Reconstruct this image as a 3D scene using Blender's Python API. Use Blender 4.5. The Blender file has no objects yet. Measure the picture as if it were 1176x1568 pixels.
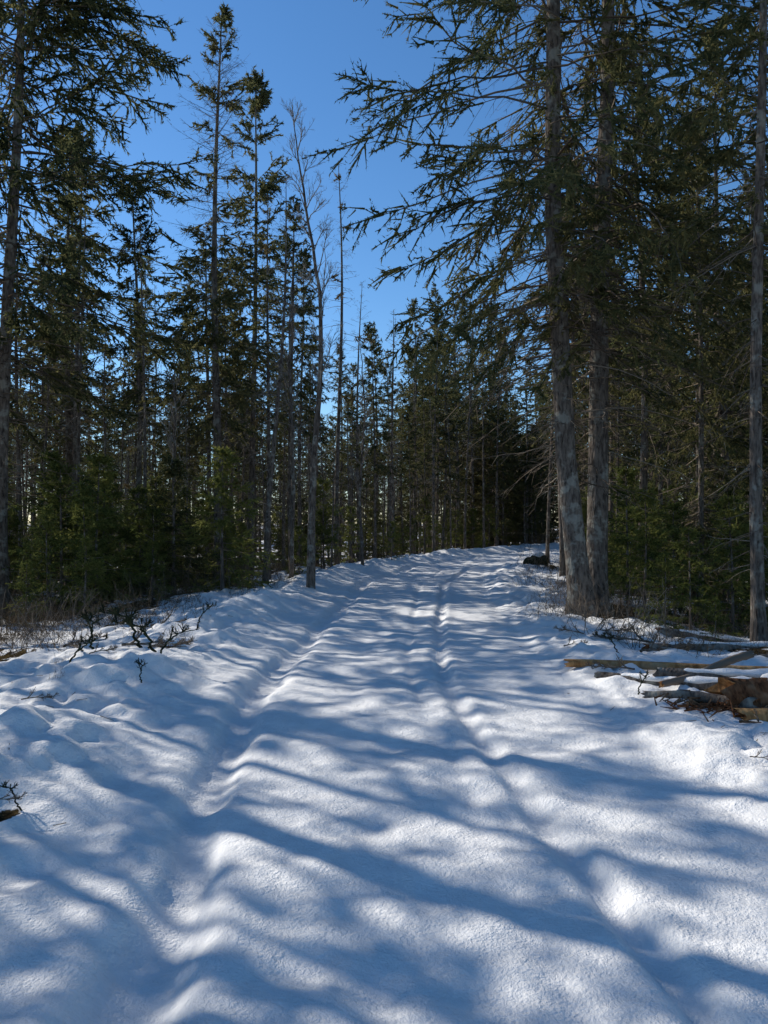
import bpy, math, numpy as np
from mathutils import Vector
scene=bpy.context.scene
scene.view_settings.view_transform='Standard'
scene.view_settings.look='None'
scene.view_settings.exposure=0
pi=math.pi
# ------------------------------------------------------------ noise
def _hash(ix,iy,seed):
    h=(ix.astype(np.int64)*374761393+iy.astype(np.int64)*668265263+seed*1442695041)&0xffffffff
    h=((h^(h>>13))*1274126177)&0xffffffff
    h=h^(h>>16)
    return (h&0xffff)/65535.0
def vn(x,y,seed=0):
    x=np.asarray(x,float);y=np.asarray(y,float)
    ix=np.floor(x);iy=np.floor(y);fx=x-ix;fy=y-iy
    fx=fx*fx*fx*(fx*(fx*6-15)+10);fy=fy*fy*fy*(fy*(fy*6-15)+10)
    a=_hash(ix,iy,seed);b=_hash(ix+1,iy,seed);c=_hash(ix,iy+1,seed);d=_hash(ix+1,iy+1,seed)
    return ((a*(1-fx)+b*fx)*(1-fy)+(c*(1-fx)+d*fx)*fy)*2-1
def fbm(x,y,seed=0,o=4):
    s=0;a=1.0;t=0
    for i in range(o):
        ca,sa=math.cos(i*1.1),math.sin(i*1.1)
        s=s+a*vn((x*ca-y*sa)*2**i+i*17.3,(x*sa+y*ca)*2**i+i*9.1,seed+i);t+=a;a*=.5
    return s/t
def sstep(a,b,x):
    t=np.clip((np.asarray(x,float)-a)/(b-a),0,1);return t*t*(3-2*t)
# ------------------------------------------------------------ terrain
_ty=np.linspace(-40,160,2001)
def smoothed(ys,xs,w=30):
    v=np.interp(_ty,ys,xs);k=np.exp(-np.linspace(-2.5,2.5,2*w+1)**2);k/=k.sum()
    return np.convolve(np.pad(v,w,mode='edge'),k,'valid')
_c=smoothed([-40,0,7,12,20,28,37,45,60,90,160],[0,0,-.1,.05,.6,2.2,5.8,10,19,40,90])
_l=smoothed([-40,2,3,4.9,7.4,11.6,20,28,37,45,60,90,160],[-.75,-.78,-.9,-1.08,-1.2,-1.0,-.5,1.1,4.8,9,18,39,89],10)
_r=smoothed([-40,1,3,4,6.6,9.3,13.3,20,28,37,45,60,90,160],[1.3,1.3,1.03,.88,.64,.68,1.0,1.6,3.2,6.8,11,20,41,91],10)
def C(y): return np.interp(y,_ty,_c)
rngd=np.random.default_rng(5)
dents=[]
for i in range(120):
    dx=rngd.uniform(-4.5,3.8);dy=rngd.uniform(1.6,13)
    dents.append((dx,dy,rngd.uniform(.05,.13),rngd.uniform(.008,.022),rngd.uniform(.6,1.7)))
for i in range(65):
    sgn=rngd.random()<.7
    dx=rngd.uniform(-4.2,-1.5) if sgn else rngd.uniform(1.6,3.6);dy=rngd.uniform(2.2,14)
    dents.append((dx,dy,rngd.uniform(.06,.12),rngd.uniform(.02,.045),rngd.uniform(.7,1.8)))
for i in range(16):
    if i%3==0: dents.append((-1.0+.07*(-1)**i+.05*rngd.normal(),2.1+i*.4,.07,.02,1.7))
    dents.append((-1.9+.16*(-1)**i+.1*rngd.normal(),2.2+i*.62,.11,.035,1.5))
    dents.append((.15+.13*(-1)**i+.1*rngd.normal(),2.0+i*.7,.09,.022,1.6))
def height(x,y,detail=True):
    x=np.asarray(x,float);y=np.asarray(y,float)
    u=x-C(y)
    woods=np.clip(sstep(2.6,5.0,-u)+sstep(2.9,5.0,u),0,1)
    z=-.38*sstep(2.8,8,-u)-.30*sstep(3.2,7,u)+.17*np.exp(-((u+2.5)/.8)**2)*(1+.8*fbm(x*.8,y*.8,41,2))+.06*np.exp(-((u-2.5)/.6)**2)
    z=z+.04*fbm(x*.33,y*.6,3,3)*sstep(0,3,y)
    z=z+(.17*fbm(x*.35,y*.35,7,3)+.08*fbm(x*1.3,y*1.3,9,2))*woods
    z=z+.038*(1-woods)*fbm(x*.55+.15*y,y*1.4,21,3)*(.35+.8*sstep(4,9,y))
    z=z+.9*sstep(60,200,np.hypot(x,y))
    if detail:
        near=1-sstep(25,60,y)
        yr=np.clip(y,-39,159)
        for tab,w,dep,s in ((_l,.13,.095,1),(_r,.072,.062,2)):
            wob=.045*vn(y*.9,y*0+s,77)+.02*vn(y*3.1,y*0+s,78)
            d=x-(np.interp(yr,_ty,tab)+wob)
            mod=.85+.3*vn(y*.7,y*0+3.3*s,60)+.12*vn(y*2.6,y*0+s,61)
            ww=w*(1+.25*vn(y*1.7,y*0+s,31))*(1+.5*sstep(12,30,y))
            z=z-dep*mod*np.exp(-np.abs(d/ww)**3)+.016*mod*np.exp(-((np.abs(d)-2.1*w)/(.8*w))**2)
        for off,dep,w in ((.28,.035,.06),(-.35,.02,.16),(1.75,.03,.12)):
            d=x-(np.interp(yr,_ty,_r)*.75+off-.45+.08*vn(y*.6,y*0+off,90))
            z=z-dep*np.exp(-(d/w)**2)*(.6+.5*vn(y*.8,y*0+off,91))
        edge=sstep(1.3,2.4,np.abs(u))
        z=z+.021*fbm(x*1.8,y*2.0,51,3)*near*(.6+.8*edge)
        z=z+.014*fbm(x*6,y*6,55,3)*near*(.6+1.0*edge)
        rough=sstep(1.5,2.2,-u)*(1-sstep(4,6,-u))+sstep(1.9,2.4,u)*(1-sstep(4,6,u))
        z=z+.14*rough*np.abs(fbm(x*2.4,y*2.4,57,3))
        if z.size>50:
            for dx,dy,r,dep,as_ in dents:
                m=(np.abs(x-dx)<r*4)&(np.abs(y-dy)<r*6)
                if m.any():
                    q=((x[m]-dx)/r)**2+((y[m]-dy)/(r*as_))**2
                    z[m]+= -dep*np.exp(-q)+dep*.25*np.exp(-(np.sqrt(q)-1.7)**2*3)
    return z
def hz(x,y): return float(height(np.array([float(x)]),np.array([float(y)]),False)[0])
def snowmask(x,y):
    u=x-C(y)
    w=np.clip(sstep(2.9,5.2,-u)+sstep(2.4,4.6,u),0,1)
    n=fbm(x*.55,y*.55,101,4)
    m=1-w*(.62-.8*n)
    m=m-.75*np.exp(-(((x-2.75)/.36)**2+((y-6.4)/.2)**2))-.9*np.exp(-(((x+2.0)/.10)**2+((y-4.0)/.16)**2))
    m=m-.8*np.exp(-(((x-3.5)/.5)**2+((y-12.9)/.5)**2))
    return np.clip(m,0,1)
# ------------------------------------------------------------ materials
def newmat(name):
    m=bpy.data.materials.new(name);m.use_nodes=True;nt=m.node_tree
    for n in list(nt.nodes): nt.nodes.remove(n)
    out=nt.nodes.new('ShaderNodeOutputMaterial')
    return m,nt,out
def N(nt,t,**kw):
    n=nt.nodes.new(t)
    for k,v in kw.items():
        if k in n.inputs: n.inputs[k].default_value=v
        else: setattr(n,k,v)
    return n
def ramp(nt,fac,stops):
    r=nt.nodes.new('ShaderNodeValToRGB');e=r.color_ramp.elements
    e[0].position=stops[0][0];e[0].color=(*stops[0][1],1)
    e[1].position=stops[-1][0];e[1].color=(*stops[-1][1],1)
    for p,c in stops[1:-1]:
        q=e.new(p);q.color=(*c,1)
    nt.links.new(fac,r.inputs[0]);return r
def needle_mat(name,c0,c1,c2,tr=.25):
    m,nt,out=newmat(name);L=nt.links
    g=N(nt,'ShaderNodeNewGeometry');tc=N(nt,'ShaderNodeTexCoord');oi=N(nt,'ShaderNodeObjectInfo')
    no=N(nt,'ShaderNodeTexNoise',Scale=1.1,Detail=1.0);L.new(tc.outputs['Object'],no.inputs['Vector'])
    a=N(nt,'ShaderNodeMath',operation='MULTIPLY_ADD');L.new(g.outputs['Random Per Island'],a.inputs[0]);a.inputs[1].default_value=.45;L.new(no.outputs[0],a.inputs[2])
    b=N(nt,'ShaderNodeMath',operation='MULTIPLY_ADD');L.new(oi.outputs['Random'],b.inputs[0]);b.inputs[1].default_value=.3;L.new(a.outputs[0],b.inputs[2])
    r=ramp(nt,b.outputs[0],[(.45,c0),(.8,c1),(1.0,c2)])
    d=N(nt,'ShaderNodeBsdfDiffuse')
    t=N(nt,'ShaderNodeBsdfTranslucent');mx=N(nt,'ShaderNodeMixShader',Fac=tr)
    L.new(r.outputs[0],d.inputs['Color']);L.new(r.outputs[0],t.inputs['Color'])
    L.new(d.outputs[0],mx.inputs[1]);L.new(t.outputs[0],mx.inputs[2]);L.new(mx.outputs[0],out.inputs[0]);return m
M_need=needle_mat('spruce_needles',(.042,.054,.030),(.10,.112,.048),(.21,.19,.08),.48)
M_young=needle_mat('young_spruce_needles',(.065,.085,.03),(.14,.17,.05),(.27,.27,.08),.5)
M_brown=needle_mat('browning_needles',(.08,.065,.035),(.14,.11,.055),(.22,.17,.08),.4)
def bark_mat(name,c0,c1,c2,sc=1,zs=.25,bump=.6,simple=False):
    m,nt,out=newmat(name);L=nt.links
    tc=N(nt,'ShaderNodeTexCoord')
    if simple:
        g=N(nt,'ShaderNodeNewGeometry');r1=ramp(nt,g.outputs['Random Per Island'],[(0,c0),(.7,c1),(1,c2)])
        d=N(nt,'ShaderNodeBsdfDiffuse');L.new(r1.outputs[0],d.inputs['Color']);L.new(d.outputs[0],out.inputs[0]);return m
    mp=N(nt,'ShaderNodeMapping');mp.inputs['Scale'].default_value=(1,1,zs)
    L.new(tc.outputs['Object'],mp.inputs[0])
    n1=N(nt,'ShaderNodeTexNoise',Scale=22*sc,Detail=4.0,Roughness=.65);L.new(mp.outputs[0],n1.inputs['Vector'])
    n2=N(nt,'ShaderNodeTexNoise',Scale=3.5*sc,Detail=3.0,Roughness=.7);L.new(tc.outputs['Object'],n2.inputs['Vector'])
    r1=ramp(nt,n1.outputs[0],[(.32,c0),(.62,c1)])
    r2=ramp(nt,n2.outputs[0],[(.52,(0,0,0)),(.62,(1,1,1))])
    mx=N(nt,'ShaderNodeMixRGB');L.new(r2.outputs[0],mx.inputs[0]);L.new(r1.outputs[0],mx.inputs[1])
    mm=N(nt,'ShaderNodeMixRGB',blend_type='MULTIPLY');mm.inputs[0].default_value=.6;mm.inputs[1].default_value=(*c2,1);L.new(n1.outputs[0],mm.inputs[2]);L.new(mm.outputs[0],mx.inputs[2])
    d=N(nt,'ShaderNodeBsdfDiffuse',Roughness=.5)
    L.new(mx.outputs[0],d.inputs['Color'])
    v=N(nt,'ShaderNodeTexVoronoi',Scale=34*sc);L.new(mp.outputs[0],v.inputs['Vector'])
    b=N(nt,'ShaderNodeBump',Strength=bump,Distance=.02);L.new(v.outputs['Distance'],b.inputs['Height']);L.new(b.outputs[0],d.inputs['Normal'])
    L.new(d.outputs[0],out.inputs[0]);return m
M_bark=bark_mat('spruce_bark',(.045,.036,.031),(.23,.19,.155),(.42,.40,.34))
M_stone=bark_mat('mossy_stone',(.015,.018,.012),(.05,.06,.035),(.10,.10,.08),.6,1)
M_twig=bark_mat('dead_twigs',(.10,.078,.058),(.21,.165,.125),(.31,.26,.20),simple=True)
M_grey=bark_mat('weathered_grey_wood',(.16,.145,.13),(.30,.275,.24),(.42,.39,.35),simple=True)
M_dry=bark_mat('dry_stems',(.08,.055,.034),(.17,.125,.075),(.26,.19,.12),simple=True)
M_red=bark_mat('red_broken_wood',(.045,.022,.014),(.22,.10,.05),(.36,.22,.13),.9,.15,.9)
M_orange=bark_mat('split_wood',(.24,.115,.045),(.56,.31,.13),(.62,.42,.23),.8,.1,.4)
def snow_nodes(nt,L):
    tc=N(nt,'ShaderNodeTexCoord')
    n1=N(nt,'ShaderNodeTexNoise',Scale=60.0,Detail=2.0,Roughness=.75);L.new(tc.outputs['Object'],n1.inputs['Vector'])
    n2=N(nt,'ShaderNodeTexNoise',Scale=8.0,Detail=3.0,Roughness=.6);L.new(tc.outputs['Object'],n2.inputs['Vector'])
    r=ramp(nt,n2.outputs[0],[(.3,(.80,.785,.76)),(.7,(.89,.87,.84))])
    d=N(nt,'ShaderNodeBsdfDiffuse')
    L.new(r.outputs[0],d.inputs['Color'])
    ma=N(nt,'ShaderNodeMath',operation='MULTIPLY_ADD');L.new(n1.outputs[0],ma.inputs[0]);ma.inputs[1].default_value=.42;L.new(n2.outputs[0],ma.inputs[2])
    b2=N(nt,'ShaderNodeBump',Strength=.65,Distance=.036);L.new(ma.outputs[0],b2.inputs['Height'])
    L.new(b2.outputs[0],d.inputs['Normal'])
    return tc,d
M_snow,nt,out=newmat('snow');tc,d=snow_nodes(nt,nt.links);nt.links.new(d.outputs[0],out.inputs[0])
M_ground,nt,out=newmat('snow_and_forest_litter');L=nt.links
tc,sd=snow_nodes(nt,L)
at=N(nt,'ShaderNodeAttribute',attribute_name='snow')
na=N(nt,'ShaderNodeTexNoise',Scale=5.0,Detail=4.0,Roughness=.7);L.new(tc.outputs['Object'],na.inputs['Vector'])
ad=N(nt,'ShaderNodeMath',operation='MULTIPLY_ADD');L.new(na.outputs[0],ad.inputs[0]);ad.inputs[1].default_value=.8;L.new(at.outputs['Fac'],ad.inputs[2])
rr=ramp(nt,ad.outputs[0],[(.80,(0,0,0)),(.86,(1,1,1))])
nb=N(nt,'ShaderNodeTexNoise',Scale=28.0,Detail=4.0,Roughness=.8);L.new(tc.outputs['Object'],nb.inputs['Vector'])
rb=ramp(nt,nb.outputs[0],[(.3,(.02,.015,.009)),(.5,(.07,.05,.025)),(.58,(.12,.085,.04)),(.72,(.19,.14,.075))])
ld=N(nt,'ShaderNodeBsdfDiffuse');L.new(rb.outputs[0],ld.inputs['Color'])
bb=N(nt,'ShaderNodeBump',Strength=1.0,Distance=.05);L.new(nb.outputs[0],bb.inputs['Height']);L.new(bb.outputs[0],ld.inputs['Normal'])
mx=N(nt,'ShaderNodeMixShader');L.new(rr.outputs[0],mx.inputs[0]);L.new(ld.outputs[0],mx.inputs[1]);L.new(sd.outputs[0],mx.inputs[2]);L.new(mx.outputs[0],out.inputs[0])
# ------------------------------------------------------------ mesh accumulation
def nrm(v): return v/np.maximum(np.linalg.norm(v,axis=-1,keepdims=True),1e-9)
class Acc:
    def __init__(s): s.v=[];s.q=[];s.qm=[];s.t=[];s.tm=[];s.n=0
    def tubes(s,P,R,S=3,mat=0):
        if len(P)==0: return
        B,K,_=P.shape
        T=nrm(np.gradient(P,axis=1))
        ref=np.where(np.abs(T[:,:1,2:3].mean(axis=1,keepdims=True))>.8,np.array([1.,0,0]),np.array([0,0,1.]))
        U=nrm(np.cross(T,np.broadcast_to(ref,T.shape)));V=np.cross(T,U)
        a=np.arange(S)*2*pi/S
        v=P[:,:,None,:]+R[:,:,None,None]*(np.cos(a)[None,None,:,None]*U[:,:,None,:]+np.sin(a)[None,None,:,None]*V[:,:,None,:])
        idx=np.arange(B*K*S).reshape(B,K,S)+s.n
        i2=np.roll(idx,-1,axis=2)
        q=np.stack([idx[:,:-1],i2[:,:-1],i2[:,1:],idx[:,1:]],-1).reshape(-1,4)
        s.v.append(v.reshape(-1,3));s.q.append(q);s.qm.append(np.full(len(q),mat));s.n+=B*K*S
    def blades(s,Cn,D,l,w,rng,mat=1):
        n=len(Cn)
        if n==0:return
        W=nrm(np.cross(D,rng.normal(size=(n,3))))
        v=np.stack([Cn-W*w[:,None],Cn+W*w[:,None],Cn+D*l[:,None]],1)
        idx=np.arange(n*3).reshape(n,3)+s.n
        s.v.append(v.reshape(-1,3));s.t.append(idx);s.tm.append(np.full(n,mat));s.n+=3*n
    def mesh(s,name,mats):
        v=np.concatenate(s.v)
        Q=np.concatenate(s.q) if s.q else np.zeros((0,4),int);T=np.concatenate(s.t) if s.t else np.zeros((0,3),int)
        me=bpy.data.meshes.new(name)
        me.vertices.add(len(v));me.vertices.foreach_set('co',v.astype(np.float32).ravel())
        lp=np.concatenate([Q.ravel(),T.ravel()]).astype(np.int32)
        me.loops.add(len(lp));me.loops.foreach_set('vertex_index',lp)
        nf=len(Q)+len(T);me.polygons.add(nf)
        st=np.concatenate([np.arange(len(Q))*4,len(Q)*4+np.arange(len(T))*3]).astype(np.int32)
        me.polygons.foreach_set('loop_start',st)
        mi=np.concatenate((s.qm+s.tm)).astype(np.int32) if nf else []
        for m in mats: me.materials.append(m)
        me.polygons.foreach_set('material_index',mi)
        sm=np.concatenate([np.ones(len(Q),bool),np.zeros(len(T),bool)])
        me.polygons.foreach_set('use_smooth',sm)
        me.update(calc_edges=True)
        return me
def interp_poly(P,s):
    B,K,_=P.shape
    f=np.clip(s,0,.999)*(K-1);i=f.astype(int);fr=(f-i)[...,None]
    b=np.arange(B)[:,None]
    A=P[b,i];Bq=P[b,i+1]
    return A+(Bq-A)*fr,nrm(Bq-A)
def needles(acc,A,B,rng,spacing,bl,bw,nr,mat=1,spread=.85,core=1):
    l=np.linalg.norm(B-A,axis=-1);D0=nrm(B-A)
    for k in range(core):
        acc.blades(A-D0*.01,D0,l*1.12+.01,nr*1.25*rng.uniform(.8,1.3,len(A)),rng,mat)
    cnt=np.maximum(1,np.ceil(l/spacing)).astype(int)
    i=np.repeat(np.arange(len(A)),cnt);t=rng.random(len(i))[:,None]
    c=A[i]+(B-A)[i]*t
    rv=nrm(rng.normal(size=(len(i),3)));
    d=nrm(D0[i]*.75+rv*spread)
    acc.blades(c,d,bl*rng.uniform(.6,1.2,len(i)),bw*rng.uniform(.7,1.2,len(i)),rng,mat)
def spruce(name,seed,H=14,r0=.15,cb=4,Lb=2.2,nb=130,ntw=14,fs=.3,droop=.35,lean=None,ndead=50,spacing=.035,bl=.055,bw=.008,nr=.014,
           foliage=1.0,deadlen=1.0,sides=10,twiglets=4,mats=None,top_bare=False,ztop=.04,minz=.8,stems=True,pw=.75,lmin=.5,wild=1.0):
    rng=np.random.default_rng(seed);acc=Acc()
    K=26;tz=np.linspace(0,1,K)**1.25;z=tz*H
    if lean is None:
        lx=.012*H*np.sin(tz*rng.uniform(2,5)+rng.uniform(0,6))*tz**.5;ly=.012*H*np.sin(tz*rng.uniform(2,5)+rng.uniform(0,6))*tz**.5
        lx-=lx[0];ly-=ly[0]
    else:
        lx=np.interp(z,lean[0],lean[1]);ly=np.interp(z,lean[0],lean[2]);
        lx+=.02*np.sin(z*.9+seed);
    TP=np.stack([lx,ly,z],-1);TP[0,2]=-.35
    TR=r0*(1-tz)**.75*(1+.85*np.exp(-z/.28))+.006
    acc.tubes(TP[None],TR[None],sides,0)
    v=acc.v[0];ang=np.arctan2(v[:,1]-np.interp(v[:,2],z,ly),v[:,0]-np.interp(v[:,2],z,lx))
    k=1+.10*np.sin(ang*3+seed)*np.exp(-v[:,2]/.8)+.05*vn(ang*1.5,v[:,2]*1.7,seed)
    cx=np.interp(v[:,2],z,lx);cy=np.interp(v[:,2],z,ly);v[:,0]=cx+(v[:,0]-cx)*k;v[:,1]=cy+(v[:,1]-cy)*k
    def branches(n,z0,ln,a,b,c,fs_,live,tn,mat):
        az=rng.uniform(0,2*pi,n);Kb=9 if sides>10 else 5;s=np.linspace(0,1,Kb)
        base=np.stack([np.interp(z0,z,lx),np.interp(z0,z,ly),z0],-1)
        rad=np.stack([np.cos(az),np.sin(az),0*az],-1);lat=np.stack([-np.sin(az),np.cos(az),0*az],-1)
        wob=rng.normal(0,.11*wild,n)[:,None]*s**2+rng.normal(0,.02*wild,(n,Kb)).cumsum(1)*.7
        zz=a[:,None]*s+b[:,None]*s**2+c[:,None]*s**3+rng.normal(0,.014*wild,(n,Kb)).cumsum(1)*.7
        P=base[:,None]+ln[:,None,None]*(s[None,:,None]*rad[:,None]+wob[...,None]*lat[:,None]+zz[...,None]*np.array([0,0,1.]))
        R=(.004+.006*ln)[:,None]*(1-.85*s)[None]
        acc.tubes(P,R,3,mat)
        M=tn
        sj=np.clip(.12+.86*np.clip((np.arange(M)+rng.uniform(-.9,.9,(n,M)))/(M-1),0,1)**.8,.05,.985)
        tp,tt=interp_poly(P,sj)
        sgn=np.where(rng.random((n,M))<.5,1,-1)
        side=nrm(np.cross(tt,np.array([0,0,1.])))*sgn[...,None]
        tl=np.clip(.14+.32*ln[:,None]*(1.03-sj)**.42*np.clip(sj*2.2,.3,1),.08,.75)*rng.uniform(.3,1.2,(n,M))
        d=nrm(tt*rng.uniform(.4,1.1,(n,M,1))+side*rng.uniform(.1,1.1,(n,M,1))+np.array([0,0,1.])*rng.normal(-.28,.38*wild,(n,M,1)))
        e1=tp+d*tl[...,None]*.5;e2=e1+nrm(d+tt*.25+np.array([0,0,-.22])+rng.normal(0,.15,d.shape))*tl[...,None]*.5
        cl=vn(sj*4.0+np.arange(n)[:,None]*7.3,np.arange(n)[:,None]*3.1+0*sj,seed)
        fol=(sj>fs_[:,None])&live[:,None]&((cl>-.5)|(sj>.88))
        bare=(~fol)&(rng.random((n,M))<.55)
        if stems and bare.any():
            kk=bare.ravel();TPp=np.stack([tp,e2],2).reshape(-1,2,3)[kk]
            tr=(.0028+.003*tl).ravel()[kk][:,None]*np.array([1,.35])
            acc.tubes(TPp,tr,3,2)
        f=fol.ravel()
        A=tp.reshape(-1,3)[f];B1=e1.reshape(-1,3)[f];B2=e2.reshape(-1,3)[f]
        if len(A):
            needles(acc,A,B1,rng,spacing,bl,bw,nr,core=2);needles(acc,B1-(B1-A)*.15,B2,rng,spacing*.8,bl,bw,nr,core=2)
            nt_=twiglets
            if nt_:
                st=rng.uniform(.1,.98,(len(A),nt_,1));full=(B2-A)[:,None]
                p0=A[:,None]+full*st;dd=nrm(full);
                sd=nrm(rng.normal(0,1,(len(A),nt_,3))+np.array([0,0,-.2]))
                lt=np.linalg.norm(full,axis=-1,keepdims=True)*rng.uniform(.25,.6,(len(A),nt_,1))*(1.2-st)+.03
                p1=p0+nrm(dd*.8+sd*.8)*lt
                needles(acc,p0.reshape(-1,3),p1.reshape(-1,3),rng,spacing,bl,bw,nr*.95)
        lv=live
        if lv.any():
            q,_=interp_poly(P[lv],np.tile(np.array([.6,.8,.995]),(lv.sum(),1)))
            needles(acc,q[:,0],q[:,1],rng,spacing*.6,bl,bw,nr,core=2);needles(acc,q[:,1],q[:,2],rng,spacing*.5,bl,bw,nr,core=2)
        bsel=bare.ravel()
        if stems and bsel.any():
            A=tp.reshape(-1,3)[bsel];B2=e2.reshape(-1,3)[bsel];m=2
            st=rng.uniform(.2,.9,(len(A),m,1));p0=A[:,None]+(B2-A)[:,None]*st
            p1=p0+nrm((B2-A)[:,None]*1.2+rng.normal(0,.28,(len(A),m,3)))*np.linalg.norm(B2-A,axis=-1)[:,None,None]*rng.uniform(.2,.5,(len(A),m,1))
            p0=p0.reshape(-1,3);p1=p1.reshape(-1,3);dd=p1-p0
            acc.blades(p0,nrm(dd),np.linalg.norm(dd,axis=-1),np.full(len(p0),.004),rng,2)
    u=np.sort(rng.random(nb))**.85;t=u
    prof=(1-t)**pw*(.6+.4*np.clip(t/.2,0,1))+ztop
    ln=Lb*prof*rng.uniform(lmin,1.15,nb)
    a=-.18+.85*t**1.6+rng.normal(0,.08*wild,nb);b=-droop*(1-t)*rng.uniform(.6,1.4,nb);c=rng.uniform(.05,.30,nb)
    live=rng.random(nb)<foliage
    if top_bare: live&=~((t>.45)&(rng.random(nb)<.75))
    branches(nb,cb+(H-cb)*t*.995,ln,a,b,c,np.clip(fs*(1-t)*1.3+rng.normal(0,.12,nb),0,.85),live,ntw,2)
    if ndead:
        zd=minz+(cb*1.15+.5-minz)*rng.random(ndead)**.7
        ld=Lb*.55*deadlen*rng.uniform(.25,1.1,ndead)*(.4+.6*np.clip(zd/cb,0,1))
        branches(ndead,zd,ld,rng.uniform(-.35,.15,ndead),rng.uniform(-.5,-.1,ndead),rng.uniform(0,.2,ndead),np.ones(ndead),np.zeros(ndead,bool),max(5,ntw//2),2)
    return acc.mesh(name,mats or [M_bark,M_need,M_twig])
def bare_tree(name,seed,path,radii,n1=16,mats=None,zfrac=.3,spread=.9,l1=1.6):
    rng=np.random.default_rng(seed);acc=Acc()
    P=np.array(path,float);s0=np.linspace(0,1,len(P));s1=np.linspace(0,1,24)
    P=np.stack([np.interp(s1,s0,P[:,i]) for i in range(3)],-1);P[1:-1]=(P[:-2]+2*P[1:-1]+P[2:])/4
    P[1:-1,:2]+=rng.normal(0,.012,(22,2));R=np.interp(s1,np.linspace(0,1,len(radii)),radii)
    acc.tubes(P[None],R[None],9,0)
    par=P[None];pr=R[None]
    cnt=n1;ll=l1
    for lev in range(4):
        B=len(par);s=rng.uniform(zfrac if lev==0 else .2,.97,(B,cnt));p,t=interp_poly(par,s)
        side=nrm(np.cross(t,rng.normal(size=t.shape)))
        d=nrm(t*.9+side*spread*rng.uniform(.4,1,(B,cnt,1))+np.array([0,0,.15]))
        ln=ll*(1.15-s)*rng.uniform(.35,1.1,(B,cnt));K=5;q=[p];dd=d
        for k in range(K-1):
            q.append(q[-1]+dd*ln[...,None]/(K-1));dd=nrm(dd+rng.normal(0,.16,d.shape)+np.array([0,0,.05]))
        Q=np.stack(q,2).reshape(-1,K,3)
        rr=[.016,.007,.004,.0025][lev]*np.ones(len(Q))
        acc.tubes(Q,rr[:,None]*np.linspace(1,.35,K)[None],4 if lev==0 else 3,1)
        par=Q;cnt=[6,4,3,0][lev];ll*=.45
        if cnt==0:break
    return acc.mesh(name,mats or [M_bark,M_grey])
def add(me,name,x,y,rot=0,sc=1,parent=None,z=None,tilt=(0,0)):
    o=bpy.data.objects.new(name,me);scene.collection.objects.link(o)
    o.location=(x,y,(hz(x,y)-.02) if z is None else z);o.rotation_euler=(tilt[0],tilt[1],rot)
    o.scale=(sc,sc,sc) if not hasattr(sc,'__len__') else sc
    if parent: o.parent=parent
    return o
def empty(name):
    e=bpy.data.objects.new(name,None);scene.collection.objects.link(e);return e
# ------------------------------------------------------------ ground
def axis_pts(lo,hi,f):
    out=[lo];
    while out[-1]<hi: out.append(out[-1]+f(out[-1]))
    return np.array(out)
xs=axis_pts(0,450,lambda v:.034 if v<4.2 else min(.034+(v-4.2)*.07,30))
xs=np.concatenate([-xs[:0:-1],xs])
ys=np.concatenate([-axis_pts(0,120,lambda v:.15+v*.12)[:0:-1]+1.4,axis_pts(1.4,500,lambda v:max(.032,.032+(v-9)*.0055) if v<60 else .3+(v-60)*.08)])
X,Y=np.meshgrid(xs,ys);shp=X.shape
Z=height(X.ravel(),Y.ravel()).reshape(shp);S=snowmask(X,Y)
Z=Z+.05*sstep(.3,.6,S+.25*fbm(X*2.5,Y*2.5,66,3))*sstep(0.0,1.0,1-S+.001)
nx=len(xs);ny=len(ys)
me=bpy.data.meshes.new('snowy_ground')
v=np.stack([X,Y,Z],-1).reshape(-1,3);i=np.arange(nx*ny).reshape(ny,nx)
q=np.stack([i[:-1,:-1],i[:-1,1:],i[1:,1:],i[1:,:-1]],-1).reshape(-1,4)
me.vertices.add(len(v));me.vertices.foreach_set('co',v.astype(np.float32).ravel())
me.loops.add(q.size);me.loops.foreach_set('vertex_index',q.astype(np.int32).ravel())
me.polygons.add(len(q));me.polygons.foreach_set('loop_start',(np.arange(len(q))*4).astype(np.int32))
me.polygons.foreach_set('use_smooth',np.ones(len(q),bool));me.update(calc_edges=True)
at=me.attributes.new('snow','FLOAT','POINT');at.data.foreach_set('value',S.ravel().astype(np.float32))
me.materials.append(M_ground)
o=bpy.data.objects.new('snowy_ground',me);scene.collection.objects.link(o)
# ------------------------------------------------------------ hero trees
HK=dict(spacing=.05,bl=.06,bw=.010,nr=.0145,wild=1.35,lmin=.3,pw=.45)
mA=spruce('spruce_A',11,H=21,r0=.18,cb=4.6,Lb=3.9,nb=350,ntw=22,fs=.46,droop=.5,
   lean=([0,2.7,7.1,10.4,18],[0,-.33,-.48,-.5,-.4],[0,0,0.1,.1,0]),ndead=85,sides=18,deadlen=1.0,minz=2.2,twiglets=5,**HK)
add(mA,'spruce_tree',3.38,12.8)
mB=spruce('spruce_B',12,H=21,r0=.185,cb=4.8,Lb=3.7,nb=320,ntw=22,fs=.46,droop=.5,
   lean=([0,3,5,10.5,19],[0,.05,.12,.28,.35],[0,.05,.1,.1,0]),ndead=85,sides=18,deadlen=1.15,minz=2.2,twiglets=5,**HK)
add(mB,'spruce_tree',3.72,13.35)
mL=spruce('spruce_L',13,H=21,r0=.16,cb=5.0,Lb=4.9,nb=370,ntw=21,fs=.3,droop=.4,ndead=90,sides=14,minz=2,twiglets=5,pw=.42,spacing=.07,bl=.07,bw=.013,nr=.020,wild=1.35,lmin=.3)
add(mL,'spruce_tree',-8.5,17,rot=1)
MK=dict(spacing=.09,bl=.08,bw=.014,nr=.018,wild=1.25,lmin=.35)
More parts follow.
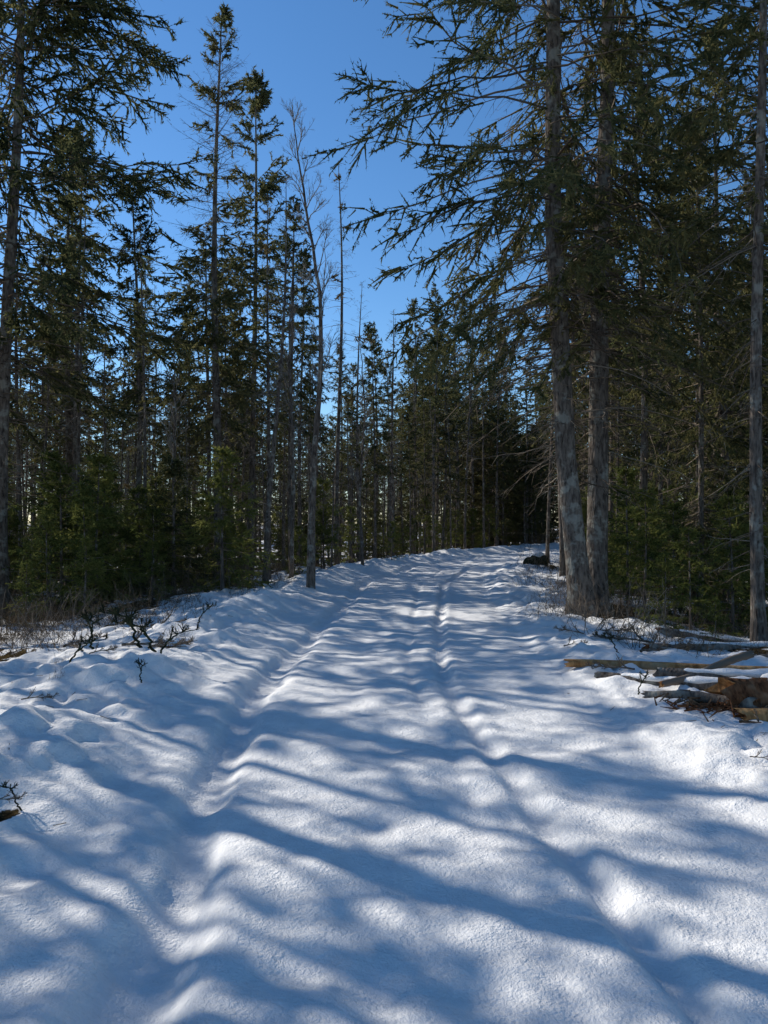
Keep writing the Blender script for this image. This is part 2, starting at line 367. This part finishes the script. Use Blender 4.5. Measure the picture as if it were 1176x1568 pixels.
mT=spruce('spruce_T',14,H=15.9,r0=.13,cb=4.5,Lb=2.2,nb=300,ntw=14,fs=.2,droop=.3,ndead=110,top_bare=True,foliage=.85,deadlen=1.2,ztop=.12,twiglets=4,**MK)
add(mT,'spruce_tree',-4.6,21)
protos=[]
for k in range(5):
    protos.append(spruce('spruce_mid_%d'%k,30+k,H=13,r0=.10,cb=[4,5.5,3.5,5,2.2][k],Lb=[2.1,1.9,2.4,2.0,2.4][k],nb=[155,140,155,140,160][k],ntw=13,fs=.2,droop=.36,
        ndead=100,foliage=[.92,.8,.92,.7,1][k],deadlen=1.3,twiglets=4,sides=9,ztop=.07,**MK))
poles=[spruce('spruce_pole_%d'%k,120+k,H=12,r0=.11,cb=[7,8][k],Lb=1.15,nb=56,ntw=10,fs=.2,ndead=30,foliage=.8,twiglets=3,sides=9,ztop=.07,deadlen=.8,**MK) for k in range(2)]
dead=[spruce('spruce_dead_%d'%k,50+k,H=12,r0=.07,cb=5,Lb=1.1,nb=80,ntw=8,foliage=.0 if k else .12,ndead=50,deadlen=1.3,sides=7,mats=[M_bark,M_brown,M_grey],**MK) for k in range(2)]
far=[spruce('spruce_far_%d'%k,70+k,H=12,r0=.08,cb=[4.2,5.5,2.6,6.5][k],Lb=[1.8,1.5,1.9,1.5][k],nb=[95,85,105,80][k],ntw=9,fs=.12,ndead=50,spacing=.2,bl=.13,bw=.020,nr=.026,
      foliage=[.9,.8,.95,.75][k],deadlen=1.4,twiglets=3,sides=6,ztop=.08,lmin=.35) for k in range(4)]
young=[spruce('young_%d'%k,90+k,H=2.4,r0=.022,cb=.12,Lb=.9,nb=[80,50,66][k],ntw=10,fs=.03,droop=.15,ndead=0,spacing=.035,bl=.045,bw=.006,nr=.009,twiglets=3,
      mats=[M_bark,M_young if k else M_need,M_twig],sides=6,lmin=.35) for k in range(3)]
def P(i,x,y,H,rot,sx=1.0,name='spruce_tree'):
    s=H/13;add(protos[i],name,x,y,rot,(s*sx,s*sx,s))
P(2,-9.9,24,14.5,.4);P(1,-7.2,22,12,1.3);P(0,-4.5,25.5,17,2.2,.85);P(3,-2.85,23.5,11.8,.7,.9)
P(1,-12.6,20.5,12,3);P(3,-6.3,27,12.5,4)
P(1,5.9,17.5,13,.3);P(4,6.3,15.2,10.2,1.1,.8);P(1,6.4,26,13,2);P(2,9,20,15,5);P(3,5.15,10.4,14.5,.9,.8)
P(2,8.2,14.2,13.5,2.6);P(0,8.6,10.5,14,4.2);P(1,5.2,22,12.5,3.3);P(4,7.6,18.5,12,1.9);P(2,10.5,16.5,14,.6);P(3,7.6,30.3,13,.6)
P(1,-.4,36,11,1,.8);P(1,1.6,40,13.5,2,.8);P(3,3.0,43.5,15.5,3,.8);P(3,4.4,46,16,4,.9);P(0,2.0,47,13,5,.9);P(1,5.6,49.5,17,0,.8);P(1,.2,43,11,1.7,.9);P(3,-2.2,38,11,2.7,.8);P(0,7.2,52,17,2,.8);P(1,-3.4,31,13,3,.8);P(0,8.9,31.5,16,.2,.9)
add(dead[0],'dead_spruce_tree',-1.65,27,0,14.6/12);add(dead[1],'dead_spruce_tree',-1.05,32,1,1.0);add(dead[1],'dead_spruce_tree',.35,34,2,(.9,.9,.93))
add(dead[1],'dead_spruce_tree',-3.1,20,3,(1,1,.9),tilt=(0,-.05))
add(dead[0],'dead_spruce_tree',-3.4,22.2,4,.95);add(dead[1],'dead_spruce_tree',-6.2,19.5,5,.8);add(dead[0],'dead_spruce_tree',7.2,12.2,5,.8)
add(dead[1],'dead_spruce_tree',-8.2,20.5,2,.9);add(dead[0],'dead_spruce_tree',-10.3,21.5,2.5,.95)
mD=bare_tree('bare_birch',7,[(0,0,-.2),(.03,0,2),(.12,0,3.8),(.27,0,5.2),(.22,.05,7),(-.1,.1,8.8),(-.3,.1,10),(-.45,.1,11.3)],[.115,.08,.068,.055,.04,.03,.02,.006],n1=24,zfrac=.3,l1=2.0)
add(mD,'birch_tree',-1.7,17.6)
mD2=bare_tree('bare_birch2',8,[(0,0,-.2),(.1,0,3),(-.1,0,6),(.1,.05,9)],[.07,.05,.035,.006],n1=20,zfrac=.25,l1=1.6)
add(mD2,'birch_tree',-2.5,20.5,1);add(mD2,'birch_tree',-.7,24.5,3,.85);add(mD2,'birch_tree',-9.6,15.5,4,.8);add(mD2,'birch_tree',-5.3,19.2,2,.75)
# forest mass
rng=np.random.default_rng(3)
fm=empty('distant_forest')
placed=[(o.location.x,o.location.y) for o in scene.objects if 'tree' in o.name]
def ok(x,y,dmin):
    p=np.array(placed);return ((p[:,0]-x)**2+(p[:,1]-y)**2).min()>dmin*dmin
n=0;tries=0
while n<770 and tries<30000:
    tries+=1
    if n<500:
        y=rng.uniform(22,75) if rng.random()<.85 else rng.uniform(75,110);x=rng.uniform(-.6*y-5,.6*y+5)
        if x<-.1*y and rng.random()<.42: continue
    elif n<570:
        y=rng.uniform(38,70);x=rng.uniform(-9,22)
    elif n<690:
        y=rng.uniform(66,100);x=rng.uniform(-.56*y,.56*y)
    else:
        y=rng.uniform(21,42);x=rng.uniform(-.5*y,4)
    u=x-float(C(y))
    mass=not(570<=n<690)
    if (abs(u)<3.2 and mass) or not ok(x,y,1.25 if n<690 else .8): continue
    if n<690 and y<30 and -5.5<x<3: continue
    placed.append((x,y));n+=1
    H=rng.uniform(8.5,14)+(2 if x>3 else 0)
    if 500<=n<570: H=rng.uniform(9,14)
    if n>=690: H=rng.uniform(6,10.5)
    if -.18*y<x<.03*y: H*=.82
    kk=int(rng.integers(4))
    if not mass: kk=2;H*=.8
    if rng.random()<(.24 if n<570 else (0 if n<690 else .8)): add(dead[int(rng.integers(2))],'dead_spruce',x,y,rng.uniform(0,6),(H/12*.85,H/12*.85,H/12),fm,tilt=(rng.normal(0,.03),rng.normal(0,.03)))
    else:
        s=H/12;w=s*rng.uniform(.7,1.05)*(1.9 if not mass else 1)
        add(far[kk],'spruce',x,y,rng.uniform(0,6),(w,w,s),fm,z=(hz(x,y)-(1.8 if not mass else .02)),tilt=(rng.normal(0,.015),rng.normal(0,.015)))
# dense low-crowned spruces on the inside of the bend, closing the view past the end of the visible trail
n=0
while n<46:
    y=rng.uniform(46,66);x=rng.uniform(.10,.27)*y
    u=x-float(C(y))
    if u>-2.6 and u<3.0: continue
    n+=1;s=rng.uniform(.55,.95)
    add(far[2],'spruce',x,y,rng.uniform(0,6),(s*1.35,s*1.35,s),fm,z=hz(x,y)-2.0*s)
# side woods
sw=empty('roadside_forest');n=0;tries=0
while n<52 and tries<5000:
    tries+=1
    x=rng.uniform(-17,-4.4);y=rng.uniform(-3,21)
    if x>-.56*y-.9 or not ok(x,y,1.2): continue
    placed.append((x,y));n+=1;s=rng.uniform(.78,1.08)
    add(poles[int(rng.integers(2))],'spruce_pole',x,y,rng.uniform(0,6),(s,s,s),sw,tilt=(rng.normal(0,.02),rng.normal(0,.02)))
n=0;tries=0
while n<18 and tries<5000:
    tries+=1
    x=rng.uniform(-36,-17);y=rng.uniform(-4,20)
    if x>-.55*y-1.5: continue
    if not ok(x,y,2.0): continue
    placed.append((x,y));n+=1;s=rng.uniform(.6,.85)
    add(protos[int(rng.integers(5))],'spruce',x,y,rng.uniform(0,6),(s*.75,s*.75,s),sw)
for (x,y,s) in [(-9.5,8.8,.95),(-6.6,3.4,.85)]:
    placed.append((x,y));add(protos[1],'spruce',x,y,x,(s*.65,s*.65,s),sw)
n=0
while n<22:
    x=rng.uniform(6.5,24);y=rng.uniform(-4,22)
    if not ok(x,y,2.0) or (x<.5*y+1.5 and y<14): continue
    placed.append((x,y));n+=1;s=rng.uniform(.8,1.15)
    add(protos[int(rng.integers(5))],'spruce',x,y,rng.uniform(0,6),(s*.9,s*.9,s),sw)
# young spruces
for (x,y,h,k) in [(4.6,13.4,2.3,1),(4.95,12.3,1.7,1),(5.9,12.9,2.3,2),(-7.3,17.2,3.2,1),(-7.0,19,2.8,2),(-6.0,20,3.0,2),(-6.4,13.6,1.2,1),(-1.15,27,2.1,1),(3.4,41,2.4,1),
      (-5.4,17.8,2.0,1),(-8.6,15.2,2.1,2),(-4.0,19.2,1.6,2),(4.35,10.0,.7,1),(4.9,9.2,.6,0),(6.8,15,2.6,1),(-9.6,18.8,3.4,2),(-2.4,21.5,1.5,2),(7.6,17,3,0),(-5.2,23,2.6,1),(6.2,19,2.6,2),
      (4.4,11.9,1.2,2),(5.6,11.3,1.5,1),(5.0,15.6,2.8,1),(6.4,11.6,1.8,2),(-6.3,16.0,2.4,2),(-7.9,14.2,1.7,1),(-2.1,25.5,2.0,1),(.3,29,1.5,1),(-8.0,18.2,3.6,1),
      (-5.0,16.4,1.3,2),(-5.9,15.0,1.6,1),(-6.9,15.6,2.2,1),(5.5,14.4,2.2,2),(4.3,15.2,1.4,1),(7.0,13.3,2.2,1),(4.9,17.3,1.8,2),(-7.6,21,3.2,2),(-10.6,20,3.2,1),(6.1,10.2,1.3,2)]:
    s=h/2.4;add(young[k],'young_spruce_tree',x,y,x*3,s)
yf=empty('young_spruce_thicket');n=0
while n<260:
    y=rng.uniform(16.5,62);x=rng.uniform(-.55*y,.55*y);u=x-float(C(y))
    if abs(u)<3.4 or (0<u<4.4 and 18<y<36): continue
    if -.2*y<x<0 and rng.random()<.5: continue
    n+=1;add(young[n%3],'young_spruce',x,y,rng.uniform(0,6),rng.uniform(.35,1.4),yf)
# ------------------------------------------------------------ undergrowth
def brush(name,seed,n,R,hmax,mat,curl=.25):
    rng=np.random.default_rng(seed);acc=Acc()
    a=rng.uniform(0,6.28,n);r=R*np.sqrt(rng.random(n));p=np.stack([r*np.cos(a),r*np.sin(a),0*a-.05],-1)
    d=nrm(np.stack([rng.normal(0,.4,n),rng.normal(0,.4,n),np.ones(n)],-1));l=hmax*rng.uniform(.3,1,n);K=5;q=[p];dd=d
    for k in range(K-1):
        q.append(q[-1]+dd*l[:,None]/(K-1));dd=nrm(dd+rng.normal(0,curl,dd.shape))
    Q=np.stack(q,1);acc.tubes(Q,(.002+.0035*l)[:,None]*np.linspace(1,.4,K),3,0)
    m=5;s=rng.uniform(.3,.98,(n,m));tp,tt=interp_poly(Q,s)
    e=tp+nrm(tt+rng.normal(0,.5,tt.shape))*(l[:,None,None]*rng.uniform(.12,.4,(n,m,1)))
    PP=np.stack([tp,e],2).reshape(-1,2,3);acc.tubes(PP,np.tile(np.array([.0025,.0012]),(len(PP),1)),3,0)
    return acc.mesh(name,[mat])
br=[brush('brush_0',1,34,.45,.7,M_dry),brush('brush_1',2,26,.5,.95,M_twig,.35),brush('brush_2',3,60,.5,.4,M_dry,.4)]
ug=empty('dry_undergrowth');n=0
while n<480:
    y=rng.uniform(9,40) if n<280 else rng.uniform(9,20);x=rng.uniform(-.6*y-1,.6*y+1);u=x-float(C(y))
    if u>-3.2-.9*rng.random() and u<2.9+.7*rng.random(): continue
    if y<11 and rng.random()<.6: continue
    n+=1;add(br[int(rng.integers(3))],'brush',x,y,rng.uniform(0,6),rng.uniform(.4,1.2),ug)
for (x,y,s) in [(2.75,11.9,.8),(2.95,12.2,.9),(3.2,11.7,.6),(-2.75,15,.7),(-2.3,18,.7),(3.9,12.2,.7),(3.6,9.7,.4),(4.3,9,.5),(-3.3,10,.4),(-3.9,9.6,.4),(-4.4,10.4,.6),(-2.9,11.9,.6),(3.3,13.4,.9),(2.6,12.6,.6),(-3.5,8.2,.25),(-2.6,9.6,.3),(-3.0,7.0,.2)]:
    add(br[1 if x>0 else 0],'brush',x,y,x,s,ug)
acc=Acc();n=70
x=rng.choice([-2.9,2.9],n)+rng.normal(0,.6,n);y=rng.uniform(4,14,n);z=height(x,y)+.006;a=rng.uniform(0,6.28,n);l=rng.uniform(.02,.12,n)
x2=x+np.cos(a)*l;y2=y+np.sin(a)*l;z2=height(x2,y2)+.012
acc.tubes(np.stack([np.stack([x,y,z],-1),np.stack([x2,y2,z2],-1)],1),np.tile(np.array([.003,.0018]),(n,1)),3,0)
o=bpy.data.objects.new('twig_litter',acc.mesh('twig_litter',[M_dry]));scene.collection.objects.link(o)
mF=bare_tree('fallen_branch',21,[(0,0,0),(.3,.02,.03),(.65,-.04,.02),(1.0,.05,.03)],[.02,.014,.010,.004],n1=7,mats=[M_bark,M_twig],zfrac=.15,l1=.45)
mS=bare_tree('dead_stick',22,[(0,0,-.08),(.1,.02,.12),(.3,-.02,.30),(.6,.03,.33)],[.018,.014,.010,.004],n1=5,mats=[M_stone,M_stone],zfrac=.3,l1=.35)
for (x,y,r,s) in [(-3.1,9.0,-.4,.9),(-2.6,8.4,.7,.6),(-3.4,8.6,2.2,.5),(3.0,8.9,.3,.8),(2.9,10.6,.2,.7),(3.2,6.3,.4,.45),(-2.1,4.0,.4,.22),(3.4,9.6,2.6,.8),(-3.3,10.8,.2,.9),(4.2,8.6,.1,1.1),(2.35,4.9,-.6,.2),(-3.0,6.3,.3,.3),(-4.2,10.0,1.2,.8),(-2.9,7.5,1.0,.35),(2.5,7.6,2.9,.5),(2.9,5.9,1.2,.3),(2.2,9.3,.5,.4),(2.6,9.9,2.2,.5)]:
    xx=np.array([x]);yy=np.array([y]);add(mF,'fallen_branch',x,y,r,s,z=float(height(xx,yy)[0])+.03)
for (x,y,r,s) in [(-2.35,8.0,2.7,1.0),(-2.75,8.7,2.6,1.1),(-2.3,7.7,.3,.7),(-3.3,7.9,.5,.7),(-2.2,6.9,1.9,.4),(-3.6,9.4,2.0,1.0),(-1.95,4.1,2.7,.3),(2.3,6.9,.8,.4),(2.6,8.4,2.2,.5),(-2.6,10.6,.9,.6)]:
    xx=np.array([x]);yy=np.array([y]);add(mS,'dead_stick',x,y,r,s,z=float(height(xx,yy)[0])+.02)
# ------------------------------------------------------------ logs
def log(name,P0,P1,r0,r1,mats,seed,S=14,K=26,flat=1.0,snow=False):
    rng=np.random.default_rng(seed);e=empty(name)
    P0=np.array(P0,float);P1=np.array(P1,float);s=np.linspace(0,1,K)[:,None]
    Pp=P0+(P1-P0)*s;Pp[:,2]+=.012*np.sin(s[:,0]*7+seed);Pp[:,1]+=.02*np.sin(s[:,0]*4+seed)
    acc=Acc();R=np.linspace(r0,r1,K)*(1+rng.normal(0,.04,K))
    acc.tubes(Pp[None],R[None],S,0)
    v=acc.v[0].reshape(K,S,3)
    v+=((v-Pp[:,None])*rng.normal(0,.05,(1,S,1)))
    v[:,:,2]=Pp[:,None,2]+(v[:,:,2]-Pp[:,None,2])*flat
    T=nrm(P1-P0)
    v[0]+= -T*rng.uniform(0,2.0*r0,(S,1));v[-1]+=T*rng.uniform(0,2.0*r1,(S,1))
    acc.v[0]=v.reshape(-1,3)
    for k,sg in ((0,1),(K-1,-1)):
        c=Pp[k]+T*sg*r0*.4;acc.v.append(c[None]);ci=acc.n;acc.n+=1
        ring=np.arange(S)+k*S;tri=np.stack([ring,np.roll(ring,-1),np.full(S,ci)],-1);acc.t.append(tri);acc.tm.append(np.full(S,1))
    o=bpy.data.objects.new('wood',acc.mesh(name,mats));scene.collection.objects.link(o);o.parent=e
    if snow:
        acc=Acc();k0,k1=int(K*.08),int(K*.95);Q=Pp[k0:k1].copy();Q[:,2]+=R[k0:k1]*flat*.75
        RR=R[k0:k1]*.95*(1+.4*vn(np.arange(k1-k0)*.5,np.zeros(k1-k0),seed));RR[0]*=.1;RR[-1]*=.1
        acc.tubes(Q[None],RR[None],10,0);vv=acc.v[0].reshape(k1-k0,10,3);vv[:,:,2]=Q[:,None,2]+(vv[:,:,2]-Q[:,None,2])*.55
        acc.v[0]=vv.reshape(-1,3)
        o=bpy.data.objects.new('snow_cap',acc.mesh(name+'_snow',[M_snow]));scene.collection.objects.link(o);o.parent=e
    return e
g=lambda x,y:hz(x,y)
def lg(name,x0,y0,h0,x1,y1,h1,*a,**k): return log(name,(x0,y0,g(x0,y0)+h0),(x1,y1,g(x1,y1)+h1),*a,**k)
lg('split_log',1.95,7.9,.07,5.4,7.6,.2,.05,.065,[M_orange,M_orange],1,flat=.8)
lg('fallen_log',2.15,7.45,.03,3.5,6.75,.12,.045,.06,[M_bark,M_orange],2,snow=True)
lg('broken_log',2.98,6.4,.13,5.2,6.7,.34,.14,.17,[M_red,M_orange],3,snow=True)
lg('broken_log',2.9,6.1,.04,4.4,6.0,.10,.06,.10,[M_orange,M_orange],4)
lg('fallen_log',2.35,6.75,.03,3.0,6.25,.1,.04,.055,[M_bark,M_red],5)
lg('fallen_log',2.65,7.2,.10,4.4,6.95,.2,.06,.07,[M_bark,M_orange],8,snow=True)
lg('fallen_log',2.55,6.95,.07,3.7,7.7,.25,.03,.04,[M_twig,M_orange],9)
lg('fallen_log',3.2,9.2,.07,5.6,9.7,.17,.05,.07,[M_bark,M_red],6,snow=True)
lg('fallen_log',4.1,11.2,.07,6.2,10.7,.12,.06,.05,[M_bark,M_red],7,snow=True)
acc=Acc();n=140;c=np.stack([rng.normal(2.75,.22,n),rng.normal(6.3,.13,n),np.zeros(n)],-1);c[:,2]=height(c[:,0],c[:,1])+rng.uniform(.0,.06,n)
d=nrm(np.stack([rng.normal(0,1,n),rng.normal(0,.7,n),rng.normal(0,.35,n)],-1));l=rng.uniform(.02,.10,n)[:,None]
acc.tubes(np.stack([c-d*l,c+d*l],1),np.tile(rng.uniform(.004,.013,(n,1)),(1,2))*np.array([1,.3]),5,0)
o=bpy.data.objects.new('wood_debris',acc.mesh('wood_debris',[M_red]));scene.collection.objects.link(o)
import bmesh
def rock(name,x,y,s,seed):
    e=empty(name)
    for nm,mat,sc,dz in (('stone',M_stone,1,0),('snow_cap',M_snow,.75,.38)):
        bm=bmesh.new();bmesh.ops.create_icosphere(bm,subdivisions=4,radius=1)
        for vv in bm.verts:
            p=vv.co;k=1+.22*float(vn(np.array([p.x*1.6+p.z]),np.array([p.y*1.6-p.z]),seed)[0]);vv.co=p*k
            if dz: vv.co.z=max(vv.co.z,.1)*.7
        m2=bpy.data.meshes.new(nm);bm.to_mesh(m2);bm.free();m2.materials.append(mat)
        m2.polygons.foreach_set('use_smooth',np.ones(len(m2.polygons),bool))
        o=bpy.data.objects.new(nm,m2);scene.collection.objects.link(o);o.parent=e;o.location=(x,y,g(x,y)+s*.3+dz*s);o.scale=(s*sc,s*sc,s*.75)
rock('boulder',5.6,28,.45,3)
# ------------------------------------------------------------ light
az=math.radians(-57);el=math.radians(32)
sd=Vector((math.sin(az)*math.cos(el),math.cos(az)*math.cos(el),math.sin(el)))
sl=bpy.data.lights.new('sun','SUN');sl.energy=5.0;sl.angle=math.radians(.5);sl.color=(1,.955,.88)
so=bpy.data.objects.new('sun',sl);scene.collection.objects.link(so);so.rotation_euler=sd.to_track_quat('Z','Y').to_euler();so.location=(-20,20,30)
w=bpy.data.worlds.new('World');scene.world=w;w.use_nodes=True;nt=w.node_tree
bg=nt.nodes['Background'];sk=nt.nodes.new('ShaderNodeTexSky');sk.sky_type='NISHITA';sk.sun_disc=False
sk.sun_elevation=el;sk.sun_rotation=az;sk.air_density=1.0;sk.dust_density=.05;sk.ozone_density=4.5
hs=nt.nodes.new('ShaderNodeHueSaturation');hs.inputs['Saturation'].default_value=1.15
nt.links.new(sk.outputs[0],hs.inputs['Color']);nt.links.new(hs.outputs[0],bg.inputs[0]);bg.inputs[1].default_value=.15
# ------------------------------------------------------------ camera
cam=bpy.data.cameras.new('camera');co=bpy.data.objects.new('camera',cam);scene.collection.objects.link(co)
cam.sensor_fit='VERTICAL';cam.sensor_height=36;cam.lens=26.7;cam.clip_end=2000;cam.clip_start=.05
co.location=(0,0,1.6+hz(0,2));co.rotation_euler=(math.radians(90.8),0,0);scene.camera=co
print('verts',sum(len(m.vertices) for m in bpy.data.meshes))
